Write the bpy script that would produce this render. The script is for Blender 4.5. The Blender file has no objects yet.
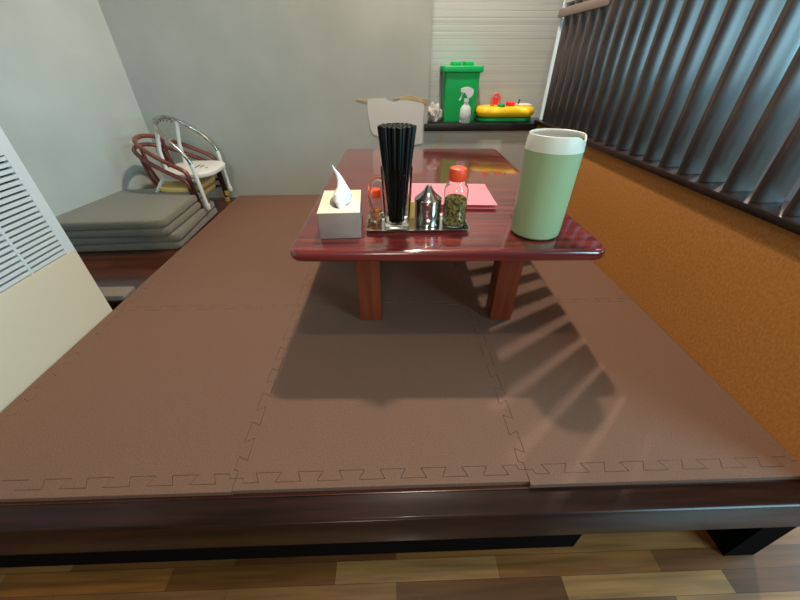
import bpy, bmesh, math, random
from mathutils import Vector, Matrix
random.seed(7)
S = bpy.context.scene
COL = S.collection
PI = math.pi

# ---------------------------------------------------------------- materials
def lin(c):
    out = []
    for v in c:
        v = v / 255.0
        out.append(v / 12.92 if v <= 0.04045 else ((v + 0.055) / 1.055) ** 2.4)
    return tuple(out) + (1.0,)

def newmat(name):
    m = bpy.data.materials.new(name)
    m.use_nodes = True
    nt = m.node_tree
    return m, nt, nt.nodes['Principled BSDF']

def mat(name, c, rough=0.5, metal=0.0, c2=None, scale=40.0, stretch=(1, 1, 1), bump=0.0, bscale=200.0,
        coat=0.0, trans=0.0, ior=1.45, detail=4.0, lo=0.35, hi=0.65, sheen=0.0, spec=None):
    m, nt, b = newmat(name)
    b.inputs['Base Color'].default_value = lin(c)
    b.inputs['Roughness'].default_value = rough
    b.inputs['Metallic'].default_value = metal
    b.inputs['Coat Weight'].default_value = coat
    b.inputs['Coat Roughness'].default_value = 0.06
    b.inputs['Transmission Weight'].default_value = trans
    b.inputs['IOR'].default_value = ior
    if spec is not None:
        b.inputs['Specular IOR Level'].default_value = spec
    if sheen:
        b.inputs['Sheen Weight'].default_value = sheen
    if c2 is not None or bump:
        tc = nt.nodes.new('ShaderNodeTexCoord')
        mp = nt.nodes.new('ShaderNodeMapping')
        mp.inputs['Scale'].default_value = stretch
        nt.links.new(tc.outputs['Object'], mp.inputs['Vector'])
    if c2 is not None:
        n = nt.nodes.new('ShaderNodeTexNoise')
        n.inputs['Scale'].default_value = scale
        n.inputs['Detail'].default_value = detail
        nt.links.new(mp.outputs['Vector'], n.inputs['Vector'])
        r = nt.nodes.new('ShaderNodeValToRGB')
        r.color_ramp.elements[0].position = lo
        r.color_ramp.elements[1].position = hi
        r.color_ramp.elements[0].color = lin(c)
        r.color_ramp.elements[1].color = lin(c2)
        nt.links.new(n.outputs['Fac'], r.inputs['Fac'])
        nt.links.new(r.outputs['Color'], b.inputs['Base Color'])
    if bump:
        n2 = nt.nodes.new('ShaderNodeTexNoise')
        n2.inputs['Scale'].default_value = bscale
        n2.inputs['Detail'].default_value = 3.0
        nt.links.new(mp.outputs['Vector'], n2.inputs['Vector'])
        bp = nt.nodes.new('ShaderNodeBump')
        bp.inputs['Strength'].default_value = bump
        bp.inputs['Distance'].default_value = 0.002
        nt.links.new(n2.outputs['Fac'], bp.inputs['Height'])
        nt.links.new(bp.outputs['Normal'], b.inputs['Normal'])
    return m

def plank_mat(name, cols, bw, bh, rough, coat=0.0, gapc=(30, 18, 12), rot=0.0, mortar=0.0012, contrast=0.5):
    """strip flooring: brick pattern of boards with per-board tint and grain"""
    m, nt, b = newmat(name)
    N, L = nt.nodes, nt.links
    tc = N.new('ShaderNodeTexCoord'); mp = N.new('ShaderNodeMapping')
    mp.inputs['Rotation'].default_value = (0, 0, rot)
    L.new(tc.outputs['Object'], mp.inputs['Vector'])
    br = N.new('ShaderNodeTexBrick')
    br.offset = 0.37
    br.inputs['Scale'].default_value = 1.0
    br.inputs['Brick Width'].default_value = bw
    br.inputs['Row Height'].default_value = bh
    br.inputs['Mortar Size'].default_value = mortar
    br.inputs['Color1'].default_value = (0, 0, 0, 1)
    br.inputs['Color2'].default_value = (1, 1, 1, 1)
    br.inputs['Mortar'].default_value = (0.5, 0.5, 0.5, 1)
    L.new(mp.outputs['Vector'], br.inputs['Vector'])
    rp = N.new('ShaderNodeValToRGB')
    els = rp.color_ramp.elements
    els[0].color = lin(cols[0]); els[1].color = lin(cols[-1])
    for i, c in enumerate(cols[1:-1]):
        e = els.new((i + 1) / (len(cols) - 1)); e.color = lin(c)
    L.new(br.outputs['Color'], rp.inputs['Fac'])
    mg = N.new('ShaderNodeMapping'); mg.inputs['Scale'].default_value = (4, 60, 60)
    L.new(mp.outputs['Vector'], mg.inputs['Vector'])
    nz = N.new('ShaderNodeTexNoise'); nz.inputs['Scale'].default_value = 1.0; nz.inputs['Detail'].default_value = 6
    L.new(mg.outputs['Vector'], nz.inputs['Vector'])
    mr = N.new('ShaderNodeMapRange'); mr.inputs['From Min'].default_value = 0.3; mr.inputs['From Max'].default_value = 0.7
    mr.inputs['To Min'].default_value = 1 - contrast; mr.inputs['To Max'].default_value = 1.0
    L.new(nz.outputs['Fac'], mr.inputs['Value'])
    mx = N.new('ShaderNodeMix'); mx.data_type = 'RGBA'; mx.blend_type = 'MULTIPLY'
    mx.inputs[0].default_value = 1.0
    L.new(rp.outputs['Color'], mx.inputs[6]); L.new(mr.outputs['Result'], mx.inputs[7])
    mx2 = N.new('ShaderNodeMix'); mx2.data_type = 'RGBA'
    L.new(br.outputs['Fac'], mx2.inputs[0]); L.new(mx.outputs[2], mx2.inputs[6])
    mx2.inputs[7].default_value = lin(gapc)
    L.new(mx2.outputs[2], b.inputs['Base Color'])
    b.inputs['Roughness'].default_value = rough
    b.inputs['Coat Weight'].default_value = coat
    b.inputs['Coat Roughness'].default_value = 0.12
    return m

def ribbed_mat(name, c, c2, pitch):
    """white ribbed sheet: thin darker joint lines at an uneven pitch"""
    m, nt, b = newmat(name)
    N, L = nt.nodes, nt.links
    tc = N.new('ShaderNodeTexCoord'); mp = N.new('ShaderNodeMapping')
    mp.inputs['Scale'].default_value = (0.6, 1, 1.0 / pitch)
    L.new(tc.outputs['Object'], mp.inputs['Vector'])
    n = N.new('ShaderNodeTexNoise'); n.inputs['Scale'].default_value = 1.0; n.inputs['Detail'].default_value = 3
    L.new(mp.outputs['Vector'], n.inputs['Vector'])
    r = N.new('ShaderNodeValToRGB')
    r.color_ramp.elements[0].position = 0.36; r.color_ramp.elements[0].color = lin(c2)
    r.color_ramp.elements[1].position = 0.46; r.color_ramp.elements[1].color = lin(c)
    L.new(n.outputs['Fac'], r.inputs['Fac'])
    L.new(r.outputs['Color'], b.inputs['Base Color'])
    b.inputs['Roughness'].default_value = 0.35
    return m

M = {}
M['wall'] = mat('plaster', (162, 168, 162), 0.85, c2=(173, 178, 172), scale=3.0, bump=0.15, bscale=120)
M['orange'] = mat('orange_wallcovering', (164, 102, 42), 0.7, c2=(194, 132, 66), scale=170.0, stretch=(1, 1, 0.6),
                  bump=0.3, bscale=300, detail=5, lo=0.25, hi=0.75)
M['dark'] = mat('dark_stained_wood', (30, 19, 15), 0.38, c2=(44, 29, 22), scale=6, stretch=(8, 1, 8), spec=0.4)
M['fin'] = mat('fin_wood', (54, 44, 40), 0.34, c2=(86, 74, 68), scale=14, stretch=(2, 2, 0.5), detail=8, spec=0.6)
M['rail'] = mat('rail_wood', (120, 104, 98), 0.5, c2=(140, 124, 116), scale=14, stretch=(1, 0.1, 1))
M['ledge'] = mat('black_ledge', (26, 27, 30), 0.4)
M['whiteframe'] = mat('white_paint', (215, 222, 224), 0.45)
M['panel'] = ribbed_mat('ribbed_white_panel', (182, 188, 188), (173, 178, 178), 0.009)
M['foam'] = mat('brown_foam', (94, 66, 51), 0.72, c2=(122, 89, 70), scale=420, bump=0.45, bscale=500, detail=2, lo=0.3, hi=0.7)
M['greyfoam'] = mat('grey_foam', (110, 98, 88), 0.8, c2=(124, 112, 100), scale=300)
M['platform'] = plank_mat('platform_boards', [(58, 24, 12), (86, 38, 18), (70, 30, 14)], 1.2, 0.075, 0.25, 0.4, contrast=0.35)
M['beam'] = mat('beam_wood', (27, 13, 8), 0.3, c2=(44, 22, 14), scale=5, stretch=(1, 14, 14), spec=0.22, coat=0.10, detail=6)
M['floor'] = plank_mat('parquet', [(84, 46, 20), (150, 94, 44), (104, 60, 26), (168, 116, 66), (124, 76, 38)], 0.41, 0.047, 0.35, 0.2, contrast=0.5, mortar=0.0004)
M['black'] = mat('black_void', (11, 8, 7), 0.95, spec=0.05)
M['tabletop'] = mat('mahogany', (76, 13, 15), 0.24, c2=(132, 46, 42), scale=2.2, stretch=(1.2, 26, 26), coat=1.0, detail=8, lo=0.32, hi=0.68)
M['tableleg'] = mat('table_leg_wood', (104, 44, 22), 0.4, c2=(126, 58, 30), scale=4, stretch=(14, 14, 1), coat=0.1)
M['heater'] = mat('ivory_warmlit', (205, 190, 164), 0.5)  # heater plastic below the daylight, its warmer light painted into the colour
M['heater_daylit'] = mat('plastic_daylit', (196, 198, 196), 0.5)  # cooler copy of the heater plastic, daylight on its upper part painted in
M['slot'] = mat('slot_dark', (38, 40, 44), 0.8)
M['cushion'] = mat('felt_grey', (92, 88, 74), 0.95, c2=(116, 110, 93), scale=300, bump=0.7, bscale=350, sheen=0.3)
M['silver'] = mat('silver_tube', (190, 190, 182), 0.22, 0.9, c2=(150, 148, 140), scale=30)
M['whitetube'] = mat('white_tube', (214, 218, 216), 0.35)
M['browntube'] = mat('brown_tube', (112, 58, 48), 0.28, 0.2, c2=(136, 80, 68), scale=30)
M['darkleg'] = mat('dark_brown_tube', (46, 24, 18), 0.35)
M['seatwhite'] = mat('white_seat', (212, 210, 204), 0.45)
M['seatyellow'] = mat('yellow_seat', (222, 192, 122), 0.5)
M['capyellow'] = mat('yellow_cap', (224, 190, 90), 0.5)
M['print'] = mat('print_grey', (90, 88, 84), 0.6)
M['tissuetop'] = mat('cream_card', (240, 228, 200), 0.6)
M['tissueside'] = mat('taupe_card_shaded', (140, 116, 104), 0.6, c2=(148, 124, 112), scale=30)  # taupe sides, darkened further to paint in the weak front light
M['tissue'] = mat('tissue_paper', (240, 240, 240), 0.9)
M['hole'] = mat('slot_grey', (120, 112, 100), 0.8)
M['steel'] = mat('steel', (196, 194, 190), 0.16, 1.0)
M['glass'] = mat('clear_glass', (250, 252, 250), 0.02, trans=1.0, ior=1.36)
M['thinglass'] = mat('handle_glass', (252, 253, 252), 0.04, trans=1.0, ior=1.15)
M['chop'] = mat('black_plastic', (6, 9, 8), 0.5, spec=0.3)
M['redcap'] = mat('orange_red_cap', (248, 84, 40), 0.4)
M['herb'] = mat('dried_flakes', (80, 70, 24), 0.9, c2=(164, 146, 80), scale=160, bump=1.0, bscale=180, lo=0.4, hi=0.6)
M['spice'] = mat('orange_spice', (196, 92, 40), 0.9, c2=(220, 150, 90), scale=200)
M['mint'] = mat('mint_plastic', (154, 178, 134), 0.42)
M['mintcollar'] = mat('cream_plastic', (222, 224, 208), 0.4)
M['lidgrey'] = mat('grey_lid', (112, 114, 112), 0.35)
M['pink'] = mat('pink_cover', (232, 146, 162), 0.45)
M['green'] = mat('green_plastic', (12, 172, 88), 0.4)
M['greenlid'] = mat('green_lid', (16, 180, 94), 0.4)
M['spray'] = mat('spray_clear', (206, 220, 214), 0.3)
M['spraylabel'] = mat('spray_label', (190, 200, 196), 0.5)
M['toyyellow'] = mat('toy_yellow', (242, 198, 40), 0.4)
M['toygreen'] = mat('toy_green', (8, 140, 70), 0.4)
M['toyred'] = mat('toy_red', (226, 52, 54), 0.4)
M['toypink'] = mat('toy_pink', (204, 104, 104), 0.4)
M['toywhite'] = mat('toy_white', (228, 222, 210), 0.4)
M['rag'] = mat('grey_cloth', (150, 146, 140), 0.95, c2=(190, 186, 180), scale=25)
M['paper'] = mat('patch_paper', (206, 206, 202), 0.85)
M['tan'] = mat('torn_tan', (176, 148, 104), 0.9, c2=(200, 176, 134), scale=40)
M['packet'] = mat('pale_yellow', (228, 206, 130), 0.6)

# ---------------------------------------------------------------- geometry helpers
def box(bm, x0, x1, y0, y1, z0, z1):
    r = bmesh.ops.create_cube(bm, size=1.0)
    for v in r['verts']:
        v.co = Vector(((x0 + x1) / 2 + v.co.x * (x1 - x0), (y0 + y1) / 2 + v.co.y * (y1 - y0), (z0 + z1) / 2 + v.co.z * (z1 - z0)))
    return r['verts']

def rbox(bm, x0, x1, y0, y1, z0, z1, r=0.004, seg=2):
    vs = box(bm, x0, x1, y0, y1, z0, z1)
    es = list({e for v in vs for e in v.link_edges})
    bmesh.ops.bevel(bm, geom=es, offset=r, segments=seg, affect='EDGES', profile=0.5)

def lathe(bm, prof, seg=40, center=(0, 0), closed=False, sx=1.0, sy=1.0):
    """profile (r, z) turned round the z axis"""
    rings = []
    for r, z in prof:
        if r < 1e-6:
            rings.append([bm.verts.new((center[0], center[1], z))])
        else:
            rings.append([bm.verts.new((center[0] + sx * r * math.cos(2 * PI * k / seg), center[1] + sy * r * math.sin(2 * PI * k / seg), z)) for k in range(seg)])
    pairs = list(zip(rings[:-1], rings[1:]))
    if closed:
        pairs.append((rings[-1], rings[0]))
    for a, b in pairs:
        for k in range(seg):
            k2 = (k + 1) % seg
            if len(a) == 1 and len(b) == 1:
                continue
            if len(a) == 1:
                bm.faces.new((a[0], b[k2], b[k]))
            elif len(b) == 1:
                bm.faces.new((a[k], a[k2], b[0]))
            else:
                bm.faces.new((a[k], a[k2], b[k2], b[k]))
    return rings

def smooth_path(pts, n=6):
    P = [Vector(p) for p in pts]
    P = [P[0] * 2 - P[1]] + P + [P[-1] * 2 - P[-2]]
    out = []
    for i in range(1, len(P) - 2):
        p0, p1, p2, p3 = P[i - 1:i + 3]
        for k in range(n):
            t = k / n
            out.append(0.5 * ((2 * p1) + (p2 - p0) * t + (2 * p0 - 5 * p1 + 4 * p2 - p3) * t * t + (3 * p1 - p0 - 3 * p2 + p3) * t ** 3))
    out.append(P[-2])
    return out

def tube(bm, pts, r, seg=12, cap=True, r2=None):
    n = len(pts); rings = []
    pts = [Vector(p) for p in pts]
    up = None
    for i, p in enumerate(pts):
        t = (pts[min(i + 1, n - 1)] - pts[max(i - 1, 0)]).normalized()
        if up is None:
            up = t.cross(Vector((0, 0, 1)))
            if up.length < 1e-3: up = t.cross(Vector((0, 1, 0)))
            up.normalize()
        up = (up - t * up.dot(t)).normalized()
        w = t.cross(up)
        rr = r if r2 is None else r + (r2 - r) * i / (n - 1)
        rings.append([bm.verts.new(p + (up * math.cos(2 * PI * k / seg) + w * math.sin(2 * PI * k / seg)) * rr) for k in range(seg)])
    for a, b in zip(rings[:-1], rings[1:]):
        for k in range(seg):
            bm.faces.new((a[k], a[(k + 1) % seg], b[(k + 1) % seg], b[k]))
    if cap:
        bm.faces.new(rings[0][::-1]); bm.faces.new(rings[-1])

def loft(bm, rings_co, cap=True):
    rings = [[bm.verts.new(c) for c in ring] for ring in rings_co]
    n = len(rings[0])
    for a, b in zip(rings[:-1], rings[1:]):
        for k in range(n):
            bm.faces.new((a[k], a[(k + 1) % n], b[(k + 1) % n], b[k]))
    if cap:
        bm.faces.new(rings[0][::-1]); bm.faces.new(rings[-1])

def rrect(cx, cy, w, h, r, z, seg=6):
    out = []
    for qx, qy, a0 in ((1, 1, 0), (-1, 1, PI / 2), (-1, -1, PI), (1, -1, 1.5 * PI)):
        for k in range(seg + 1):
            a = a0 + PI / 2 * k / seg
            out.append((cx + qx * (w / 2 - r) + r * math.cos(a), cy + qy * (h / 2 - r) + r * math.sin(a), z))
    return out

def slab(bm, cx, cy, w, h, r, z0, z1, e=0.004, seg=6, es=3):
    """rounded-corner slab with rounded upper and lower edges"""
    rings = []
    for k in range(es + 1):
        a = PI / 2 * k / es
        rings.append(rrect(cx, cy, w - 2 * e * (1 - math.sin(a)), h - 2 * e * (1 - math.sin(a)), max(r - e * (1 - math.sin(a)), 0.0005), z0 + e * (1 - math.cos(a)), seg))
    for k in range(es + 1):
        a = PI / 2 * k / es
        rings.append(rrect(cx, cy, w - 2 * e * (1 - math.cos(a)), h - 2 * e * (1 - math.cos(a)), max(r - e * (1 - math.cos(a)), 0.0005), z1 - e * (1 - math.sin(a)), seg))
    loft(bm, rings)

def obj(name, bm, m, parent=None, smooth=True, kind=None, label=None, angle=35):
    bmesh.ops.recalc_face_normals(bm, faces=bm.faces[:])
    me = bpy.data.meshes.new(name)
    bm.to_mesh(me); bm.free()
    for mm in (m if isinstance(m, (list, tuple)) else [m]):
        me.materials.append(mm)
    if smooth:
        for p in me.polygons: p.use_smooth = True
        me.set_sharp_from_angle(angle=math.radians(angle))
    o = bpy.data.objects.new(name, me)
    COL.objects.link(o)
    if parent is not None: o.parent = parent
    if kind: o['kind'] = kind
    if label: o['label'] = label
    return o

def thing(name, label, cat, loc=(0, 0, 0), rz=0.0, group=None):
    o = bpy.data.objects.new(name, None)
    COL.objects.link(o)
    o.location = loc; o.rotation_euler = (0, 0, rz)
    o.empty_display_size = 0.05
    o['label'] = label; o['category'] = cat
    if group: o['group'] = group
    return o

def tag(o, label, cat, group=None):
    o['label'] = label; o['category'] = cat
    if group: o['group'] = group
    return o

def struct(name, bm, m, smooth=False):
    return obj(name, bm, m, None, smooth, kind='structure')

def BM(): return bmesh.new()

def dup(root, loc, rz, label, group=None):
    r = root.copy(); COL.objects.link(r); r.location = loc; r.rotation_euler = (0, 0, rz)
    r['label'] = label
    if group: r['group'] = group
    for ch in list(root.children):
        c = ch.copy(); COL.objects.link(c); c.parent = r
        for g in list(ch.children):
            d = g.copy(); COL.objects.link(d); d.parent = c
    return r

# ---------------------------------------------------------------- the setting
FZ = -0.35          # shop floor level (mat tops are z = 0)
PZ = -0.012         # platform boards
bm = BM(); box(bm, -4, 4, -3, 2.6, FZ - 0.05, FZ); struct('floor', bm, M['floor'])
bm = BM(); box(bm, -2.2, 3.2, -3, 2.6, 2.40, 2.45); struct('ceiling', bm, M['wall'])

# platform boards with a slot by the heater's rear edge
bm = BM()
box(bm, -0.928, 0.865, 0.335, 2.18, -0.05, PZ)
box(bm, -1.75, -0.928, 1.03, 2.20, -0.05, PZ)
box(bm, -1.75, -0.928, 0.335, 0.968, -0.05, PZ)
struct('platform', bm, M['platform'])
bm = BM(); box(bm, -1.75, 0.865, 0.62, 2.18, FZ, -0.14); struct('platform_base', bm, M['black'])

# front beam of the platform: rounded upper edge
bm = BM()
prof = [(0.345, -0.12), (0.345, -0.014), (0.292, -0.014), (0.289, -0.0147), (0.2868, -0.0165), (0.286, -0.020), (0.286, -0.112), (0.289, -0.12)]
loft(bm, [[(x, y, z) for y, z in prof] for x in (-1.75, 0.93)])
struct('trim_1', bm, M['beam'], True)
bm = BM(); box(bm, -1.75, 0.40, 0.292, 0.335, -0.195, -0.1205); struct('trim_2', bm, M['black'])
bm = BM(); box(bm, 0.85, 0.93, 0.31, 2.18, FZ, -0.121); struct('trim_3', bm, M['black'])

# back wall: solid left of the window recess, low wall under it
bm = BM()
box(bm, -1.60, 0.226, 2.18, 2.55, -0.35, 2.4)
box(bm, 0.226, 1.05, 2.18, 2.55, -0.35, 0.366)
box(bm, 0.226, 1.05, 2.18, 2.55, 1.75, 2.4)
box(bm, 1.05, 1.12, 2.18, 2.55, -0.35, 2.4)
struct('wall_back', bm, M['wall'])
# left wall, slightly splayed
bm = BM()
pts = [(-1.362, 2.22), (-1.62, 0.60), (-1.75, -0.2), (-2.0, -0.2), (-1.70, 2.22)]
loft(bm, [[(x, y, z) for x, y in pts] for z in (-0.35, 2.4)])
struct('wall_left', bm, M['wall'])
# right low wall with textured covering, wall above the slats
bm = BM(); box(bm, 0.865, 0.955, 0.29, 2.18, -0.10, 0.404); struct('wall_right', bm, M['orange'])
bm = BM(); box(bm, 0.875, 0.955, 0.29, 2.18, 0.93, 2.4); struct('wall_right_upper', bm, M['wall'])
bm = BM(); rbox(bm, 0.846, 0.965, 0.285, 2.178, 0.404, 0.424, 0.003); struct('trim_4', bm, M['dark'], True)
# black window ledge
bm = BM(); rbox(bm, 0.207, 0.862, 2.165, 2.402, 0.367, 0.405, 0.004); struct('trim_5', bm, M['ledge'], True)
# white window frame in the corner
bm = BM(); box(bm, 0.872, 0.899, 2.163, 2.178, 0.4245, 1.75)
struct('trim_6', bm, M['whiteframe'])
bm = BM(); box(bm, 0.899, 1.05, 2.16, 2.185, 0.4245, 1.75); struct('trim_7', bm, M['dark'])

# ribbed panel filling the window recess
bm = BM()
n = 44
prof = []
for k in range(n):
    z0 = 0.4055 + k * 0.0305
    prof += [(2.4036, z0), (2.403, z0 + 0.002), (2.403, z0 + 0.0285), (2.4036, z0 + 0.0305)]
prof += [(2.418, 0.4055 + n * 0.0305), (2.418, 0.4055)]
loft(bm, [[(x, y, z) for y, z in prof] for x in (0.228, 1.045)])
tag(obj('window_blind', bm, M['panel'], smooth=False), 'white horizontally ribbed blind closing the window recess above black ledge', 'blind')
bm = BM(); rbox(bm, 0.838, 0.858, 2.385, 2.402, 0.406, 0.445, 0.002)
tag(obj('window_latch', bm, M['ledge']), 'small dark latch at lower right corner of white window blind', 'latch')

# slatted screen: vertical dark fins with a rail near the top
scr = thing('slatted_screen', 'dark wooden screen of vertical slats standing on the orange wall', 'screen', (0.9, 1.2, 0.424))
def child_of(root, o):
    o.parent = root
    o.matrix_parent_inverse = Matrix.Translation(-Vector(root.location)) if root.rotation_euler.z == 0 else (Matrix.Translation(root.location) @ Matrix.Rotation(root.rotation_euler.z, 4, 'Z')).inverted()
    return o
bm = BM(); rbox(bm, -0.035, 0.035, -0.0075, 0.0075, 0.0005, 0.50, 0.0015)
fin = obj('slat', bm, M['fin'], scr)
ys = [0.938 + 0.0835 * k for k in range(-7, 15)]
for i, y in enumerate(ys):
    f = fin if i == 0 else fin.copy()
    if i: COL.objects.link(f); f.parent = scr
    f.location = (0.0, y - 1.2, 0.0)
bm = BM(); rbox(bm, -0.043, -0.0352, 0.50, 0.975, 0.452, 0.486, 0.002)
obj('upper_rail', bm, M['rail'], scr, label='lighter weathered rail across the slat tops')

# ---------------------------------------------------------------- interlocking foam mats
def seam(L=0.6, n=7, a=0.010, s=0.005):
    """dovetail joint line: (distance along the edge, offset)"""
    p = L / n
    out = [(0, 0), (0.014, 0), (0.018, -a)]
    for k in range(n):
        t = k * p
        out += [(t + 0.5 * p + s, -a), (t + 0.5 * p - s, a)]
        if k < n - 1:
            out += [(t + p + s, a), (t + p - s, -a)]
    out += [(L - 0.018, a), (L - 0.014, 0), (L, 0)]
    return out
def outline(x0, y0, w, h, bot=1, right=1, top=1, left=1):
    o = []
    def run(n_len, on):
        return seam(n_len, max(1, round(n_len / 0.0857))) if on else [(0, 0), (n_len, 0)]
    o += [(x0 + t, y0 + d) for t, d in run(w, bot)][:-1]
    o += [(x0 + w + d, y0 + t) for t, d in run(h, right)][:-1]
    o += [(x0 + t, y0 + h + d) for t, d in reversed(run(w, top))][:-1]
    o += [(x0 + d, y0 + t) for t, d in reversed(run(h, left))][:-1]
    return o
def inset(poly, d):
    n = len(poly); out = []
    for i in range(n):
        p0, p1, p2 = Vector(poly[i - 1]), Vector(poly[i]), Vector(poly[(i + 1) % n])
        a = (p1 - p0).normalized(); b = (p2 - p1).normalized()
        na = Vector((-a.y, a.x)); nb = Vector((-b.y, b.x))
        m = na + nb
        if m.length < 1e-4: m = na.copy()
        m.normalize()
        k = min(2.0, 1.0 / max(0.3, m.dot(na)))
        out.append(p1 + m * d * k)
    return out
def foam_mat(name, poly, label, cat, z1=0.0, group='brown interlocking foam mats'):
    bm = BM()
    rings = [[(p.x, p.y, PZ + 0.0003) for p in inset(poly, 0.0002)],
             [(p.x, p.y, z1 - 0.0009) for p in inset(poly, 0.0002)],
             [(p.x, p.y, z1) for p in inset(poly, 0.0009)]]
    loft(bm, rings)
    bmesh.ops.recalc_face_normals(bm, faces=bm.faces[:]); bm.normal_update()
    bmesh.ops.triangulate(bm, faces=[f for f in bm.faces if len(f.verts) > 4])
    o = obj(name, bm, M['foam'], smooth=False)
    return tag(o, label, cat, group)
X0 = [-0.925, -0.325, 0.275]
Y0 = [0.368, 0.968, 1.568]
names = [['square brown foam mat beside the white heater, front left tile', 'square brown foam mat in front of the table, holding its shadow', 'square brown foam mat at front right, along the orange wall'],
         ['square brown foam mat left of the table, level with the tissue box', 'square brown foam mat under the middle of the table', 'square brown foam mat between the table and orange wall'],
         ['square brown foam mat in back row beside the cushions and small chairs', 'square brown foam mat in back row under table end', 'square brown foam mat in the far right corner by the orange wall']]
for j in range(3):
    for i in range(3):
        w = 0.6 if i < 2 else 0.588
        h = 0.6 if j < 2 else 0.61
        foam_mat('foam_mat', outline(X0[i], Y0[j], w, h, 1, i < 2, j < 2, 1), names[j][i], 'floor mat')
sl = ['narrow brown foam edge strip at left front of the platform', 'narrow brown foam edge strip at middle front of the platform', 'narrow brown foam edge strip at right front of the platform']
for i in range(3):
    w = 0.6 if i < 2 else 0.588
    fy = [0.341, 0.343, 0.336][i]
    foam_mat('foam_edge_strip', outline(X0[i], fy, w, 0.368 - fy, 0, 0, 1, 0), sl[i], 'floor mat', group='foam edge strips')
sl2 = ['thin brown foam edge strip running along the foot of the white heater', 'thin brown foam edge strip beside the boards, just behind the heater', 'thin brown foam edge strip beside the grey cushion stack']
for i, (ya, hh) in enumerate(((0.368, 0.6), (0.968, 0.6), (1.568, 0.61))):
    foam_mat('foam_edge_strip', outline(-0.957, ya, 0.032, hh, 0, 1, 0, 0), sl2[i], 'floor mat', group='foam edge strips')
bm = BM(); rbox(bm, -1.25, -0.962, 1.035, 1.10, PZ + 0.0005, 0.010, 0.003)
tag(obj('foam_offcut', bm, M['greyfoam']), 'greyish foam offcut on dark boards behind the white heater', 'foam piece')

# ---------------------------------------------------------------- low table
tb = thing('low_table', 'low red mahogany table with glossy top and rounded corners', 'table', (0.154, 1.303, 0), math.radians(-1.3))
bm = BM(); slab(bm, 0, 0, 0.778, 1.165, 0.035, 0.3, 0.33, 0.011, 8, 5); obj('tabletop', bm, M['tabletop'], tb)
for lx, ly in ((-0.212, -0.395), (0.215, -0.395), (-0.212, 0.42), (0.215, 0.42)):
    bm = BM(); rbox(bm, lx - 0.035, lx + 0.035, ly - 0.035, ly + 0.035, 0.0004, 0.2998, 0.004); obj('leg', bm, M['tableleg'], tb)
bm = BM(); box(bm, -0.17, 0.175, -0.37, -0.35, 0.245, 0.2998); box(bm, -0.17, 0.175, 0.38, 0.40, 0.245, 0.2998)
box(bm, -0.215, -0.195, -0.355, 0.38, 0.245, 0.2998); box(bm, 0.215, 0.235, -0.355, 0.38, 0.245, 0.2998)
obj('apron', bm, M['tableleg'], tb, smooth=False)
TZ = 0.3303

# tissue box
ts = thing('tissue_box', 'cream topped taupe tissue box with a white tissue pulled up', 'tissue box', (-0.129, 0.888, TZ), math.radians(2.6))
bm = BM(); rbox(bm, -0.0515, 0.0515, -0.088, 0.088, 0.0003, 0.0665, 0.0015); obj('carton', bm, M['tissueside'], ts)
bm = BM(); rbox(bm, -0.052, 0.052, -0.0885, 0.0885, 0.0665, 0.0685, 0.0007); obj('carton_top', bm, M['tissuetop'], ts, label='cream card top')
bm = BM(); lathe(bm, [(0, 0.0686), (0.026, 0.0686), (0.026, 0.0689), (0, 0.0689)], 32, (-0.002, -0.002), sy=2.2); obj('slot', bm, M['hole'], ts)
bm = BM()
rings = []
for t, hw, dx, dy, dpt in [(0, .020, .004, -.02, .034), (.15, .023, .005, -.02, .032), (.3, .022, .006, -.016, .026), (.45, .0125, .008, -.006, .013), (.6, .0082, .005, .003, .009), (.75, .0055, -.001, .009, .006), (.9, .0028, -.010, .013, .0035), (1.0, .0008, -.014, .014, .001)]:
    ring = []
    for k in range(28):
        a = 2 * PI * k / 28
        w = 1 + 0.22 * math.sin(3 * a + 5 * t) * (1 - t)
        ring.append((dx + hw * w * math.cos(a), dy + dpt * w * math.sin(a), 0.0695 + 0.086 * t))
    rings.append(ring)
loft(bm, rings); obj('tissue', bm, M['tissue'], ts)

# condiment tray
bm = BM()
lo = rrect(0, 0, 0.252, 0.100, 0.008, 0.0003); hi = rrect(0, 0, 0.268, 0.116, 0.012, 0.011)
rim = rrect(0, 0, 0.274, 0.122, 0.014, 0.0105); hi2 = rrect(0, 0, 0.266, 0.114, 0.011, 0.010); lo2 = rrect(0, 0, 0.250, 0.098, 0.007, 0.0012)
loft(bm, [lo, hi, rim, hi2, lo2])
t = obj('serving_tray', bm, M['steel']); t.location = (0.074, 0.882, TZ); t.rotation_euler.z = math.radians(-1)
tag(t, 'small shallow steel tray carrying the condiments on the table', 'tray')
CZ = TZ + 0.0016

# glass mug with chopsticks
gx, gy = 0.019, 0.879
mg = thing('glass_mug', 'clear glass mug with side handle full of black chopsticks', 'mug', (gx, gy, CZ))
bm = BM()
lathe(bm, [(0, 0), (0.031, 0), (0.0335, 0.003), (0.034, 0.02), (0.0402, 0.151), (0.0393, 0.153), (0.0385, 0.151), (0.0318, 0.022), (0.029, 0.011), (0, 0.010)], 48)
obj('glass_body', bm, M['thinglass'], mg)
bm = BM(); tube(bm, smooth_path([(-0.0365, 0, 0.122), (-0.052, 0, 0.125), (-0.066, 0, 0.112), (-0.070, 0, 0.08), (-0.066, 0, 0.045), (-0.052, 0, 0.028), (-0.035, 0, 0.032)], 6), 0.0055, 12)
obj('handle', bm, M['thinglass'], mg)
bm = BM()
loft(bm, [[(r * math.cos(a), r * math.sin(a), z) for a in [2 * PI * k / 8 for k in range(8)]] for r, z in ((0.0014, 0), (0.0018, 0.002), (0.0038, 0.15), (0.0047, 0.232), (0.0038, 0.2355))])
st = obj('chopstick', bm, M['chop'], angle=30)
NST = 60
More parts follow.
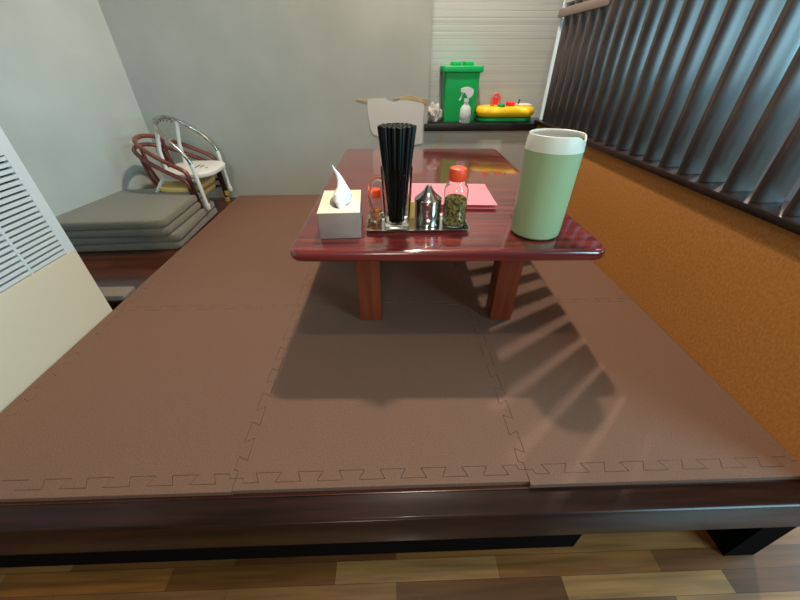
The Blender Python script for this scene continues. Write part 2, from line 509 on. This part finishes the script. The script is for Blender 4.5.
for i in range(NST):
    s = st if i == 0 else st.copy()
    if i: COL.objects.link(s)
    rr = math.sqrt((i + 0.5) / NST); a = i * 2.39996
    b0 = Vector((gx + 0.0195 * rr * math.cos(a), gy + 0.0195 * rr * math.sin(a), CZ + 0.0115))
    t1 = Vector((gx + 0.002 + 0.0425 * rr * math.cos(a), gy + 0.0425 * rr * math.sin(a), CZ + 0.24 + random.uniform(-.004, .004)))
    d = (t1 - b0).normalized()
    s.matrix_world = Matrix.Translation(b0) @ Vector((0, 0, 1)).rotation_difference(d).to_matrix().to_4x4()
    tag(s, 'black plastic chopstick standing in the glass mug', 'chopstick', 'black chopsticks in the glass mug')

# small spice bottle behind the mug handle
sb = thing('spice_bottle', 'little clear spice bottle with orange cap behind the mug handle', 'bottle', (-0.038, 0.917, CZ))
bm = BM(); lathe(bm, [(0, 0), (0.015, 0), (0.0165, 0.002), (0.0165, 0.058), (0.011, 0.066), (0.0105, 0.0665), (0.0145, 0.056), (0.0148, 0.004), (0, 0.003)], 32); obj('glass_body', bm, M['glass'], sb)
bm = BM(); lathe(bm, [(0, 0.0035), (0.0135, 0.0035), (0.014, 0.005), (0.014, 0.030), (0, 0.032)], 28); obj('spice', bm, M['spice'], sb)
bm = BM(); lathe(bm, [(0, 0.067), (0.0145, 0.067), (0.0148, 0.069), (0.0142, 0.086), (0.012, 0.088), (0, 0.088)], 32); obj('cap', bm, M['redcap'], sb)

# steel pot with cone lid
pt = thing('condiment_pot', 'round steel condiment pot with conical lid on the tray', 'pot', (0.1035, 0.893, CZ))
bm = BM(); lathe(bm, [(0, 0), (0.034, 0), (0.0352, 0.0015), (0.0352, 0.060), (0, 0.060)], 48); obj('body', bm, M['steel'], pt)
bm = BM(); lathe(bm, [(0, 0.0603), (0.0362, 0.0603), (0.0368, 0.062), (0.0366, 0.069), (0.0345, 0.0712), (0.028, 0.0765), (0.019, 0.084), (0.0125, 0.0915), (0.009, 0.098), (0.0068, 0.102), (0.0035, 0.1045), (0, 0.105)], 48); obj('lid', bm, M['steel'], pt)

# jar of flakes with orange cap
jr = thing('flake_jar', 'clear bottle of dried green flakes with orange red cap', 'bottle', (0.1755, 0.885, CZ))
bm = BM(); lathe(bm, [(0, 0), (0.029, 0), (0.0315, 0.003), (0.0315, 0.094), (0.029, 0.103), (0.0225, 0.112), (0.0215, 0.118), (0.0205, 0.118), (0.0212, 0.111), (0.0278, 0.102), (0.0298, 0.093), (0.0298, 0.005), (0.028, 0.0035), (0, 0.0035)], 48); obj('glass_body', bm, M['glass'], jr)
bm = BM()
bmesh.ops.create_icosphere(bm, subdivisions=1, radius=0.001)
bm.clear()
lathe(bm, [(0, 0.004), (0.0276, 0.004), (0.029, 0.006), (0.0291, 0.071), (0.024, 0.0745), (0.012, 0.070), (0, 0.0735)], 40); obj('flakes', bm, M['herb'], jr)
bm = BM(); lathe(bm, [(0, 0.1185), (0.0225, 0.1185), (0.0235, 0.120), (0.0232, 0.143), (0.0215, 0.148), (0.016, 0.1505), (0, 0.1505)], 40); obj('cap', bm, M['redcap'], jr)

# pale packet between mug and pot
bm = BM()
loft(bm, [rrect(0, 0, 0.022, 0.006, 0.002, 0), rrect(0, 0, 0.022, 0.011, 0.004, 0.012), rrect(0, 0, 0.022, 0.010, 0.004, 0.036), rrect(0, 0, 0.022, 0.002, 0.0009, 0.048)])
o = obj('condiment_packet', bm, M['packet']); o.location = (0.0665, 0.928, CZ); o.rotation_euler.z = 0.2
tag(o, 'pale yellow packet tucked between glass mug and steel pot', 'packet')

# pink folder
pf = thing('pink_folder', 'flat pink folder lying on the table behind the condiments', 'folder', (0.205, 1.122, TZ), math.radians(-4))
bm = BM(); slab(bm, 0, 0, 0.262, 0.236, 0.004, 0.0003, 0.0022, 0.0008); obj('back_cover', bm, M['pink'], pf)
bm = BM(); slab(bm, 0, 0.002, 0.254, 0.226, 0.002, 0.0023, 0.0055, 0.0004); obj('pages', bm, M['toypink'], pf)
bm = BM()
vs = []
for y, z in ((0.118, 0.0057), (0.04, 0.0066), (-0.06, 0.0085), (-0.118, 0.0112)):
    vs.append([(-0.131, y, z), (0.131, y, z), (0.131, y, z + 0.0016), (-0.131, y, z + 0.0016)])
loft(bm, vs); obj('front_cover', bm, M['pink'], pf)

# mint pitcher
pc = thing('water_pitcher', 'tall mint green water pitcher with cream collar and spout', 'pitcher', (0.379, 0.824, TZ))
bm = BM(); lathe(bm, [(0, 0.001), (0.048, 0.001), (0.0555, 0.0025), (0.0600, 0.007), (0.0612, 0.014), (0.0622, 0.10), (0.0636, 0.204), (0.0625, 0.205), (0, 0.205)], 64); obj('body', bm, M['mint'], pc)
def spout_w(a):
    d = (a - math.radians(-48) + PI) % (2 * PI) - PI
    return math.exp(-(d / 0.22) ** 2)
bm = BM()
rings = []
SEG = 72
for r, z, k in [(0.0636, 0.2052, 0), (0.0634, 0.214, 0), (0.0620, 0.229, 0.2), (0.0602, 0.2375, 1.0), (0.0586, 0.2388, 1.0), (0.0568, 0.2375, 1.0), (0.0560, 0.225, 0.4), (0.0560, 0.223, 0)]:
    ring = []
    for i in range(SEG):
        a = 2 * PI * i / SEG
        s = spout_w(a)
        rr = r + 0.004 * s * k
        ring.append((rr * math.cos(a), rr * math.sin(a), z - 0.009 * s * k))
    rings.append(ring)
loft(bm, rings, cap=False)
obj('collar', bm, M['mintcollar'], pc)
bm = BM(); lathe(bm, [(0, 0.217), (0.0558, 0.217), (0.0558, 0.2325), (0.051, 0.234), (0.047, 0.236), (0, 0.237)], 48); obj('lid', bm, M['lidgrey'], pc)
bm = BM(); a = math.radians(-48)
loft(bm, [[(0.045 * math.cos(a) - sgn_r * math.sin(a) , 0.045 * math.sin(a) + sgn_r * math.cos(a), z) for sgn_r, z in ((-.010, .2363), (.010, .2363), (.010, .2385), (-.010, .2385))],
          [(0.0552 * math.cos(a) - sgn_r * math.sin(a), 0.0552 * math.sin(a) + sgn_r * math.cos(a), z) for sgn_r, z in ((-.006, .234), (.006, .234), (.006, .236), (-.006, .236))]])
obj('pouring_flap', bm, M['lidgrey'], pc)

# ---------------------------------------------------------------- heater
ht = thing('heater', 'ivory floor heater with long horizontal grille at left edge', 'heater', (-1.15, 0.66, 0))
HX0, HX1, HY0, HY1, HZ = -1.42, -0.962, 0.36, 0.966, 0.72
bm = BM()
box(bm, HX0, HX1, HY0, HY1, PZ + 0.0005, 0.232)
obj_low = child_of(ht, obj('lower_panel', bm, M['heater'], smooth=False))
bm = BM()
box(bm, HX0, HX1 - 0.012, HY0, HY1, 0.232, HZ)
box(bm, HX1 - 0.012, HX1, 0.934, HY1, 0.232, HZ)
box(bm, HX1 - 0.012, HX1, HY0, 0.40, 0.232, HZ)
box(bm, HX1 - 0.012, HX1, 0.40, 0.934, 0.508, HZ)
child_of(ht, obj('casing', bm, M['heater_daylit'], smooth=False))
bm = BM(); box(bm, HX1 - 0.0119, HX1 - 0.0112, 0.40, 0.934, 0.232, 0.508); child_of(ht, obj('grille_recess', bm, M['slot'], smooth=False))
bm = BM()
ns = 19
for k in range(ns):
    z = 0.232 + (k + 0.5) * 0.276 / ns
    v = box(bm, HX1 - 0.0105, HX1 - 0.0005, 0.4002, 0.9338, z - 0.0050, z + 0.0040)
box(bm, HX1 - 0.0105, HX1 + 0.0005, 0.812, 0.819, 0.2325, 0.5075)
box(bm, HX1 - 0.0105, HX1 + 0.0005, 0.600, 0.607, 0.2325, 0.5075)
child_of(ht, obj('grille', bm, M['heater_daylit'], smooth=False))
bm = BM()
for k in range(9):
    z = 0.216 + k * 0.0145
    box(bm, HX1 - 0.028, HX1 - 0.004, HY1, HY1 + 0.0035, z, z + 0.009)
child_of(ht, obj('side_ribs', bm, M['heater_daylit'], smooth=False))

# ---------------------------------------------------------------- cushions
bm = BM()
W, D, T = 0.50, 0.475, 0.0365
rings = []
for k, (ins, z) in enumerate([(0.012, 0), (0.005, 0.002), (0.001, 0.008), (0, T / 2), (0.001, T - 0.008), (0.005, T - 0.002), (0.012, T - 0.0005), (0.05, T), (0.12, T + 0.001)]):
    rings.append(rrect(0, 0, W - 2 * ins, D - 2 * ins, max(0.028 - ins, 0.012), z, 5))
loft(bm, rings)
cu = obj('floor_cushion', bm, M['cushion'], angle=60)
cl = ['flat grey felt floor cushion at the bottom of the stack, on the boards', 'flat grey felt floor cushion second from the bottom of the stack',
      'flat grey felt floor cushion second from the top of the stack', 'flat grey felt floor cushion on top of the stack by chairs']
cp = [(-1.222, 1.672, 2.0), (-1.220, 1.668, 3.5), (-1.238, 1.655, 1.5), (-1.242, 1.650, 2.5)]
for i in range(4):
    o = cu if i == 0 else cu.copy()
    if i: COL.objects.link(o)
    o.location = (cp[i][0], cp[i][1], PZ + 0.0006 + i * 0.0375)
    o.rotation_euler.z = math.radians(cp[i][2])
    tag(o, cl[i], 'cushion', 'grey floor cushions in the stack')

# ---------------------------------------------------------------- small tube chairs
def make_chair(label, z0, x, y, rz, hb, hback, xb, xback, seat, mt, mleg, mseat, w=0.16, silver=False, cap=None, hs=0.17, sl=0.315, sx=0.01):
    t = thing('child_chair', label, 'chair', (x, y, z0), rz, 'stacked small tube chairs')
    half = [(0.105, w, 0.012), (0.098, w, hb * 0.55), (0.092, w, hb * 0.88), (xb - 0.006, w * 0.995, hb + 0.012)]
    for deg in (18, 36, 54, 72):
        sn, cs = math.sin(math.radians(deg)), math.cos(math.radians(deg))
        half.append((xb + (xback - xb) * sn, w * cs ** 0.8, hb + 0.012 + (hback - hb - 0.012) * sn))
    pts = half + [(xback, 0, hback)] + [(a, -b, c) for a, b, c in reversed(half)]
    P = smooth_path(pts, 7)
    r = 0.0095 if silver else 0.0105
    # legs (lower part of the bent tube) and hoop in their own meshes
    cut = 7 * 2
    bm = BM(); tube(bm, P[cut:-cut], r, 14); obj('hoop', bm, mt, t)
    for sgn in (0, 1):
        seg = P[:cut + 1] if sgn == 0 else P[-cut - 1:]
        bm = BM(); tube(bm, seg, r - 0.0003, 14); lg = obj('front_leg', bm, mleg, t)
        f = seg[0] if sgn == 0 else seg[-1]
        bm = BM(); lathe(bm, [(0, 0), (r + .002, 0), (r + .003, 0.003), (r + .003, 0.026), (0, 0.026)], 20, (f.x, f.y)); obj('foot_cap', bm, cap or mleg, lg)
    for s in (1, -1):
        bm = BM(); tube(bm, smooth_path([(-0.05, s * 0.10, hs - 0.024), (-0.10, s * 0.11, hs - 0.035), (-0.185, s * 0.125, 0.035), (-0.20, s * 0.127, 0.004)], 6), 0.009, 12); obj('back_leg', bm, mleg if not silver else M['whitetube'], t)
        ux = xback + (xb - xback) * 0.20
        hz = hb + 0.012 + (hback - hb - 0.012) * 0.80
        bm = BM()
        x0, z0b, x1, z1 = (-0.075 if silver else -0.095), hs - 0.012, ux - 0.004, hz
        wd = 0.011 if silver else 0.009
        loft(bm, [[(xx - 0.004, s * 0.098 - wd, zz), (xx + 0.004, s * 0.098 - wd, zz), (xx + 0.004, s * 0.098 + wd, zz), (xx - 0.004, s * 0.098 + wd, zz)] for xx, zz in ((x0, z0b), ((x0 + x1) / 2 - 0.012, (z0b + z1) / 2), (x1, z1))])
        obj('back_upright', bm, M['whitetube'] if silver else mt, t)
    bm = BM(); slab(bm, sx, 0, sl, 0.292, 0.095, hs - 0.026, hs, 0.008, 10, 4); se = obj('seat', bm, mseat, t)
    bm = BM()
    tube(bm, smooth_path([(0.10, 0.152, hs - 0.037), (0.0, 0.12, hs - 0.036), (-0.10, 0.11, hs - 0.036)], 4), 0.008, 10)
    tube(bm, smooth_path([(0.10, -0.152, hs - 0.037), (0.0, -0.12, hs - 0.036), (-0.10, -0.11, hs - 0.036)], 4), 0.008, 10)
    tube(bm, [(-0.085, -0.11, hs - 0.036), (-0.085, 0.11, hs - 0.036)], 0.007, 10)
    obj('seat_frame', bm, mleg, t)
    if silver:
        for px, py, lx, ly in ((0.03, -0.045, 0.010, 0.085), (0.055, -0.02, 0.008, 0.05), (0.09, -0.035, 0.014, 0.014)):
            bm = BM(); box(bm, px, px + lx, py, py + ly, hs + 0.0001, hs + 0.0006)
            obj('printed_mark', bm, M['print'], se, smooth=False)
        for k in range(-4, 5):
            b = k / 4.0
            px = xback + (xb - xback) * 0.16 * b * b
            zz = hb + 0.012 + (hback - hb - 0.012) * (1 - 0.16 * b * b) - 0.0085
            bm = BM(); lathe(bm, [(0, zz - 0.012), (0.0028, zz - 0.009), (0.0028, zz - 0.002), (0, zz)], 8, (px, b * w * 0.58))
            obj('back_stud', bm, M['darkleg'], t)
    return t
make_chair('brown tube child chair with yellow seat at the bottom of the chair stack', PZ + 0.0006, -1.11, 1.945, 0.0, 0.205, 0.352, 0.085, -0.19, None, M['browntube'], M['darkleg'], M['seatyellow'], 0.168, cap=M['capyellow'], hs=0.135, sl=0.24, sx=-0.015)
make_chair('brown tube child chair with yellow seat between silver chair and bottom chair', PZ + 0.040, -1.10, 1.945, 0.0, 0.208, 0.355, 0.088, -0.178, None, M['browntube'], M['darkleg'], M['seatyellow'], 0.164, cap=M['capyellow'], hs=0.135, sl=0.24, sx=-0.015)
make_chair('silver tube child chair with white printed seat on top of the stack', PZ + 0.066, -1.07, 1.945, 0.0, 0.258, 0.415, 0.080, -0.072, None, M['silver'], M['whitetube'], M['seatwhite'], 0.157, silver=True, hs=0.180, sl=0.27, sx=0.02)

# ---------------------------------------------------------------- things on the ledge
LZ = 0.4054
bn = thing('lidded_bin', 'green plastic bin with stepped lid on the black window ledge', 'bin', (0.420, 2.318, LZ))
bm = BM(); loft(bm, [rrect(0, 0, 0.182, 0.125, 0.014, 0.0003), rrect(0, 0, 0.186, 0.128, 0.014, 0.02), rrect(0, 0, 0.200, 0.142, 0.016, 0.242)]); obj('body', bm, M['green'], bn)
bm = BM(); slab(bm, 0, 0, 0.228, 0.160, 0.016, 0.2425, 0.274, 0.006); obj('lid', bm, M['greenlid'], bn)
for s in (-1, 1):
    bm = BM(); slab(bm, 0.002 + s * 0.034, 0, 0.050, 0.09, 0.006, 0.2742, 0.293, 0.003); obj('lid_knob', bm, M['greenlid'], bn)

sp = thing('spray_bottle', 'small translucent white trigger spray bottle in front of green bin', 'spray bottle', (0.445, 2.205, LZ))
bm = BM(); lathe(bm, [(0, 0.0003), (0.028, 0.0003), (0.031, 0.004), (0.031, 0.060), (0.027, 0.078), (0.013, 0.094), (0.012, 0.104), (0, 0.104)], 36, sy=0.75); obj('bottle_body', bm, M['spray'], sp)
bm = BM(); lathe(bm, [(0.0312, 0.018), (0.0318, 0.019), (0.0318, 0.055), (0.0312, 0.056)], 36, sy=0.75); obj('label_band', bm, M['spraylabel'], sp)
bm = BM(); lathe(bm, [(0, 0.1042), (0.014, 0.1042), (0.014, 0.122), (0, 0.122)], 24); obj('neck_collar', bm, M['whiteframe'], sp)
bm = BM()
loft(bm, [[(x, -0.010, z0), (x, 0.010, z0), (x, 0.010, z1), (x, -0.010, z1)] for x, z0, z1 in ((-0.036, 0.152, 0.170), (-0.012, 0.150, 0.176), (0.005, 0.124, 0.177), (0.018, 0.124, 0.174), (0.034, 0.143, 0.164))])
obj('spray_head', bm, M['whiteframe'], sp)
bm = BM(); tube(bm, smooth_path([(-0.018, 0, 0.151), (-0.028, 0, 0.137), (-0.033, 0, 0.122), (-0.040, 0, 0.112)], 5), 0.0045, 10); obj('trigger', bm, M['whiteframe'], sp)

ty = thing('activity_toy', 'yellow and green baby activity toy on the right of the ledge', 'toy', (0.690, 2.275, LZ))
bm = BM(); slab(bm, 0, 0, 0.328, 0.150, 0.06, 0.0003, 0.024, 0.010, 10, 4); obj('green_base', bm, M['toygreen'], ty)
bm = BM(); slab(bm, 0, 0, 0.342, 0.164, 0.062, 0.0242, 0.080, 0.026, 10, 5); obj('yellow_top', bm, M['toyyellow'], ty)
bm = BM(); lathe(bm, [(0, 0.0802), (0.024, 0.0802), (0.022, 0.088), (0.016, 0.093), (0, 0.094)], 28, (-0.035, -0.045)); obj('round_button', bm, M['toygreen'], ty, label='green round button')
bm = BM(); slab(bm, 0.022, -0.03, 0.046, 0.045, 0.010, 0.0802, 0.104, 0.006); obj('square_button', bm, M['toyred'], ty, label='red square button')
bm = BM(); tube(bm, smooth_path([(-0.068, 0.04, 0.080), (-0.068, 0.04, 0.115), (-0.056, 0.04, 0.134), (-0.040, 0.04, 0.134), (-0.028, 0.04, 0.115), (-0.028, 0.04, 0.080)], 6), 0.009, 12); obj('arch_handle', bm, M['toypink'], ty, label='pinkish red arch')
bm = BM(); slab(bm, -0.048, 0.04, 0.026, 0.010, 0.003, 0.0805, 0.118, 0.002); obj('arch_plate', bm, M['toyred'], ty)
bm = BM(); slab(bm, 0.108, -0.005, 0.080, 0.085, 0.02, 0.0802, 0.090, 0.004); pn = obj('white_pad', bm, M['toywhite'], ty, label='white rounded pad')
bm = BM(); tube(bm, [(0.070, -0.02, 0.091), (0.078, -0.015, 0.112)], 0.004, 10); obj('lever', bm, M['slot'], ty, label='dark little lever')
bm = BM(); lathe(bm, [(0, 0.0802), (0.012, 0.0802), (0.011, 0.0865), (0, 0.088)], 20, (-0.085, -0.035)); obj('small_button', bm, M['redcap'], ty, label='small orange button')

# crumpled cloth
bm = BM()
bmesh.ops.create_icosphere(bm, subdivisions=4, radius=1.0)
from mathutils import noise
for v in bm.verts:
    n = v.co.normalized()
    k = 1 + 0.30 * noise.noise(n * 2.2) + 0.16 * noise.noise(n * 5.3 + Vector((3, 1, 2))) - 0.12 * abs(noise.noise(n * 9))
    z = n.z * 0.056 * k
    v.co = Vector((n.x * 0.050 * k, n.y * 0.055 * k, max(z, -0.036) + 0.0365))
o = obj('crumpled_cloth', bm, M['rag'], angle=50); o.location = (0.268, 2.262, LZ)
tag(o, 'crumpled grey cloth at the left end of the window ledge', 'cloth')

# torn wall patch
wp = thing('wall_patch', 'white torn paper patch on the back wall left of ledge', 'wall patch', (0.045, 2.1795, 0.40))
def sheet(pts, y0, y1):
    bm = BM(); loft(bm, [[(x - 0.045, y - 2.1795, z - 0.40) for x, z in pts] for y in (y0, y1)]); return bm
edge = [(-0.112, 0.527), (-0.06, 0.528), (-0.012, 0.529), (0.0, 0.521), (0.016, 0.513), (0.04, 0.511), (0.058, 0.517), (0.07, 0.525), (0.11, 0.522), (0.15, 0.516), (0.19, 0.508), (0.204, 0.500), (0.200, 0.42), (0.200, 0.30), (0.02, 0.27), (-0.05, 0.335), (-0.075, 0.345), (-0.092, 0.356), (-0.105, 0.385), (-0.108, 0.42), (-0.115, 0.47)]
obj('white_sheet', sheet(edge, 2.1775, 2.1801), M['paper'], wp, smooth=False)
tan = [(0.03, 0.528), (0.075, 0.536), (0.10, 0.546), (0.135, 0.545), (0.165, 0.532), (0.205, 0.528), (0.222, 0.526), (0.222, 0.505), (0.204, 0.502), (0.19, 0.510), (0.15, 0.518), (0.10, 0.524), (0.07, 0.527)]
obj('torn_edge', sheet(tan, 2.1775, 2.1801), M['tan'], wp, smooth=False, label='tan torn backing')
tan2 = [(-0.175, 0.524), (-0.14, 0.528), (-0.113, 0.529), (-0.116, 0.512), (-0.14, 0.517)]
obj('torn_edge', sheet(tan2, 2.1775, 2.1801), M['tan'], wp, smooth=False, label='tan torn backing')
wf = BM()
loft(wf, [[(0.318, y, 0.3655), (0.326, y, 0.3655), (0.318, y, 0.33), (0.290, y, 0.27), (0.285, y, 0.27)] for y in (2.1775, 2.1801)])
tag(obj('tan_strip', wf, M['tan'], smooth=False), 'thin slanting tan strip on the wall under the black ledge', 'wallpaper strip')  # flat tan strip running down the wall at a slant

# ---------------------------------------------------------------- lights
def area(name, loc, target, size, power, color, size_y=None):
    l = bpy.data.lights.new(name, 'AREA')
    l.energy = power; l.color = color
    if size_y: l.shape = 'RECTANGLE'; l.size = size; l.size_y = size_y
    else: l.shape = 'DISK'; l.size = size
    o = bpy.data.objects.new(name, l); COL.objects.link(o)
    o.location = loc
    o.rotation_euler = (Vector(target) - Vector(loc)).to_track_quat('-Z', 'Y').to_euler()
    return o
WARM = (1.0, 0.86, 0.70)
area('ceiling_lamp', (0.19, 1.78, 2.38), (0.19, 1.78, 0), 0.10, 49, WARM)
area('aisle_lamp', (0.10, 0.16, 2.38), (0.10, 0.16, 0), 0.12, 12, WARM)
area('neighbour_lamp', (1.89, 1.67, 2.15), (0.9, 1.3, 0.5), 0.05, 42, (1.0, 0.9, 0.8))
area('daylight_window', (3.3, 0.5, 0.95), (-1.0, 1.6, 0.55), 1.2, 52, (0.36, 0.80, 1.0), 0.7)
area('daylight_door', (2.05, -0.75, 1.15), (0.8, 1.2, 0.6), 0.9, 68, (0.42, 0.80, 1.0), 1.2)
area('front_fill', (-0.3, -2.2, 1.7), (0, 1.9, 0.1), 0.6, 24, (1.0, 0.88, 0.74))  # added warm fill behind the camera, lifts the lower walls

w = bpy.data.worlds.new('world'); S.world = w; w.use_nodes = True
bg = w.node_tree.nodes['Background']
bg.inputs['Color'].default_value = (0.86, 0.93, 1.0, 1); bg.inputs['Strength'].default_value = 0.12

# ---------------------------------------------------------------- camera
cam = bpy.data.cameras.new('camera'); co = bpy.data.objects.new('camera', cam); COL.objects.link(co)
F = 339.0
cam.sensor_fit = 'HORIZONTAL'; cam.sensor_width = 36; cam.lens = 36 * F / 800; cam.clip_start = 0.01
th = math.atan(239 / 339.0); yaw = math.atan(13 / 415.0)
fw = Vector((math.sin(yaw) * math.cos(th), math.cos(yaw) * math.cos(th), -math.sin(th)))
rt = Vector((math.cos(yaw), -math.sin(yaw), 0)); up = rt.cross(fw)
co.matrix_world = Matrix(((rt.x, up.x, -fw.x, 0), (rt.y, up.y, -fw.y, 0), (rt.z, up.z, -fw.z, 0.70), (0, 0, 0, 1)))
S.camera = co
S.view_settings.view_transform = 'Standard'; S.view_settings.look = 'None'
S.view_settings.gamma = 1.0; S.view_settings.exposure = 0.0; S.view_settings.use_curve_mapping = False
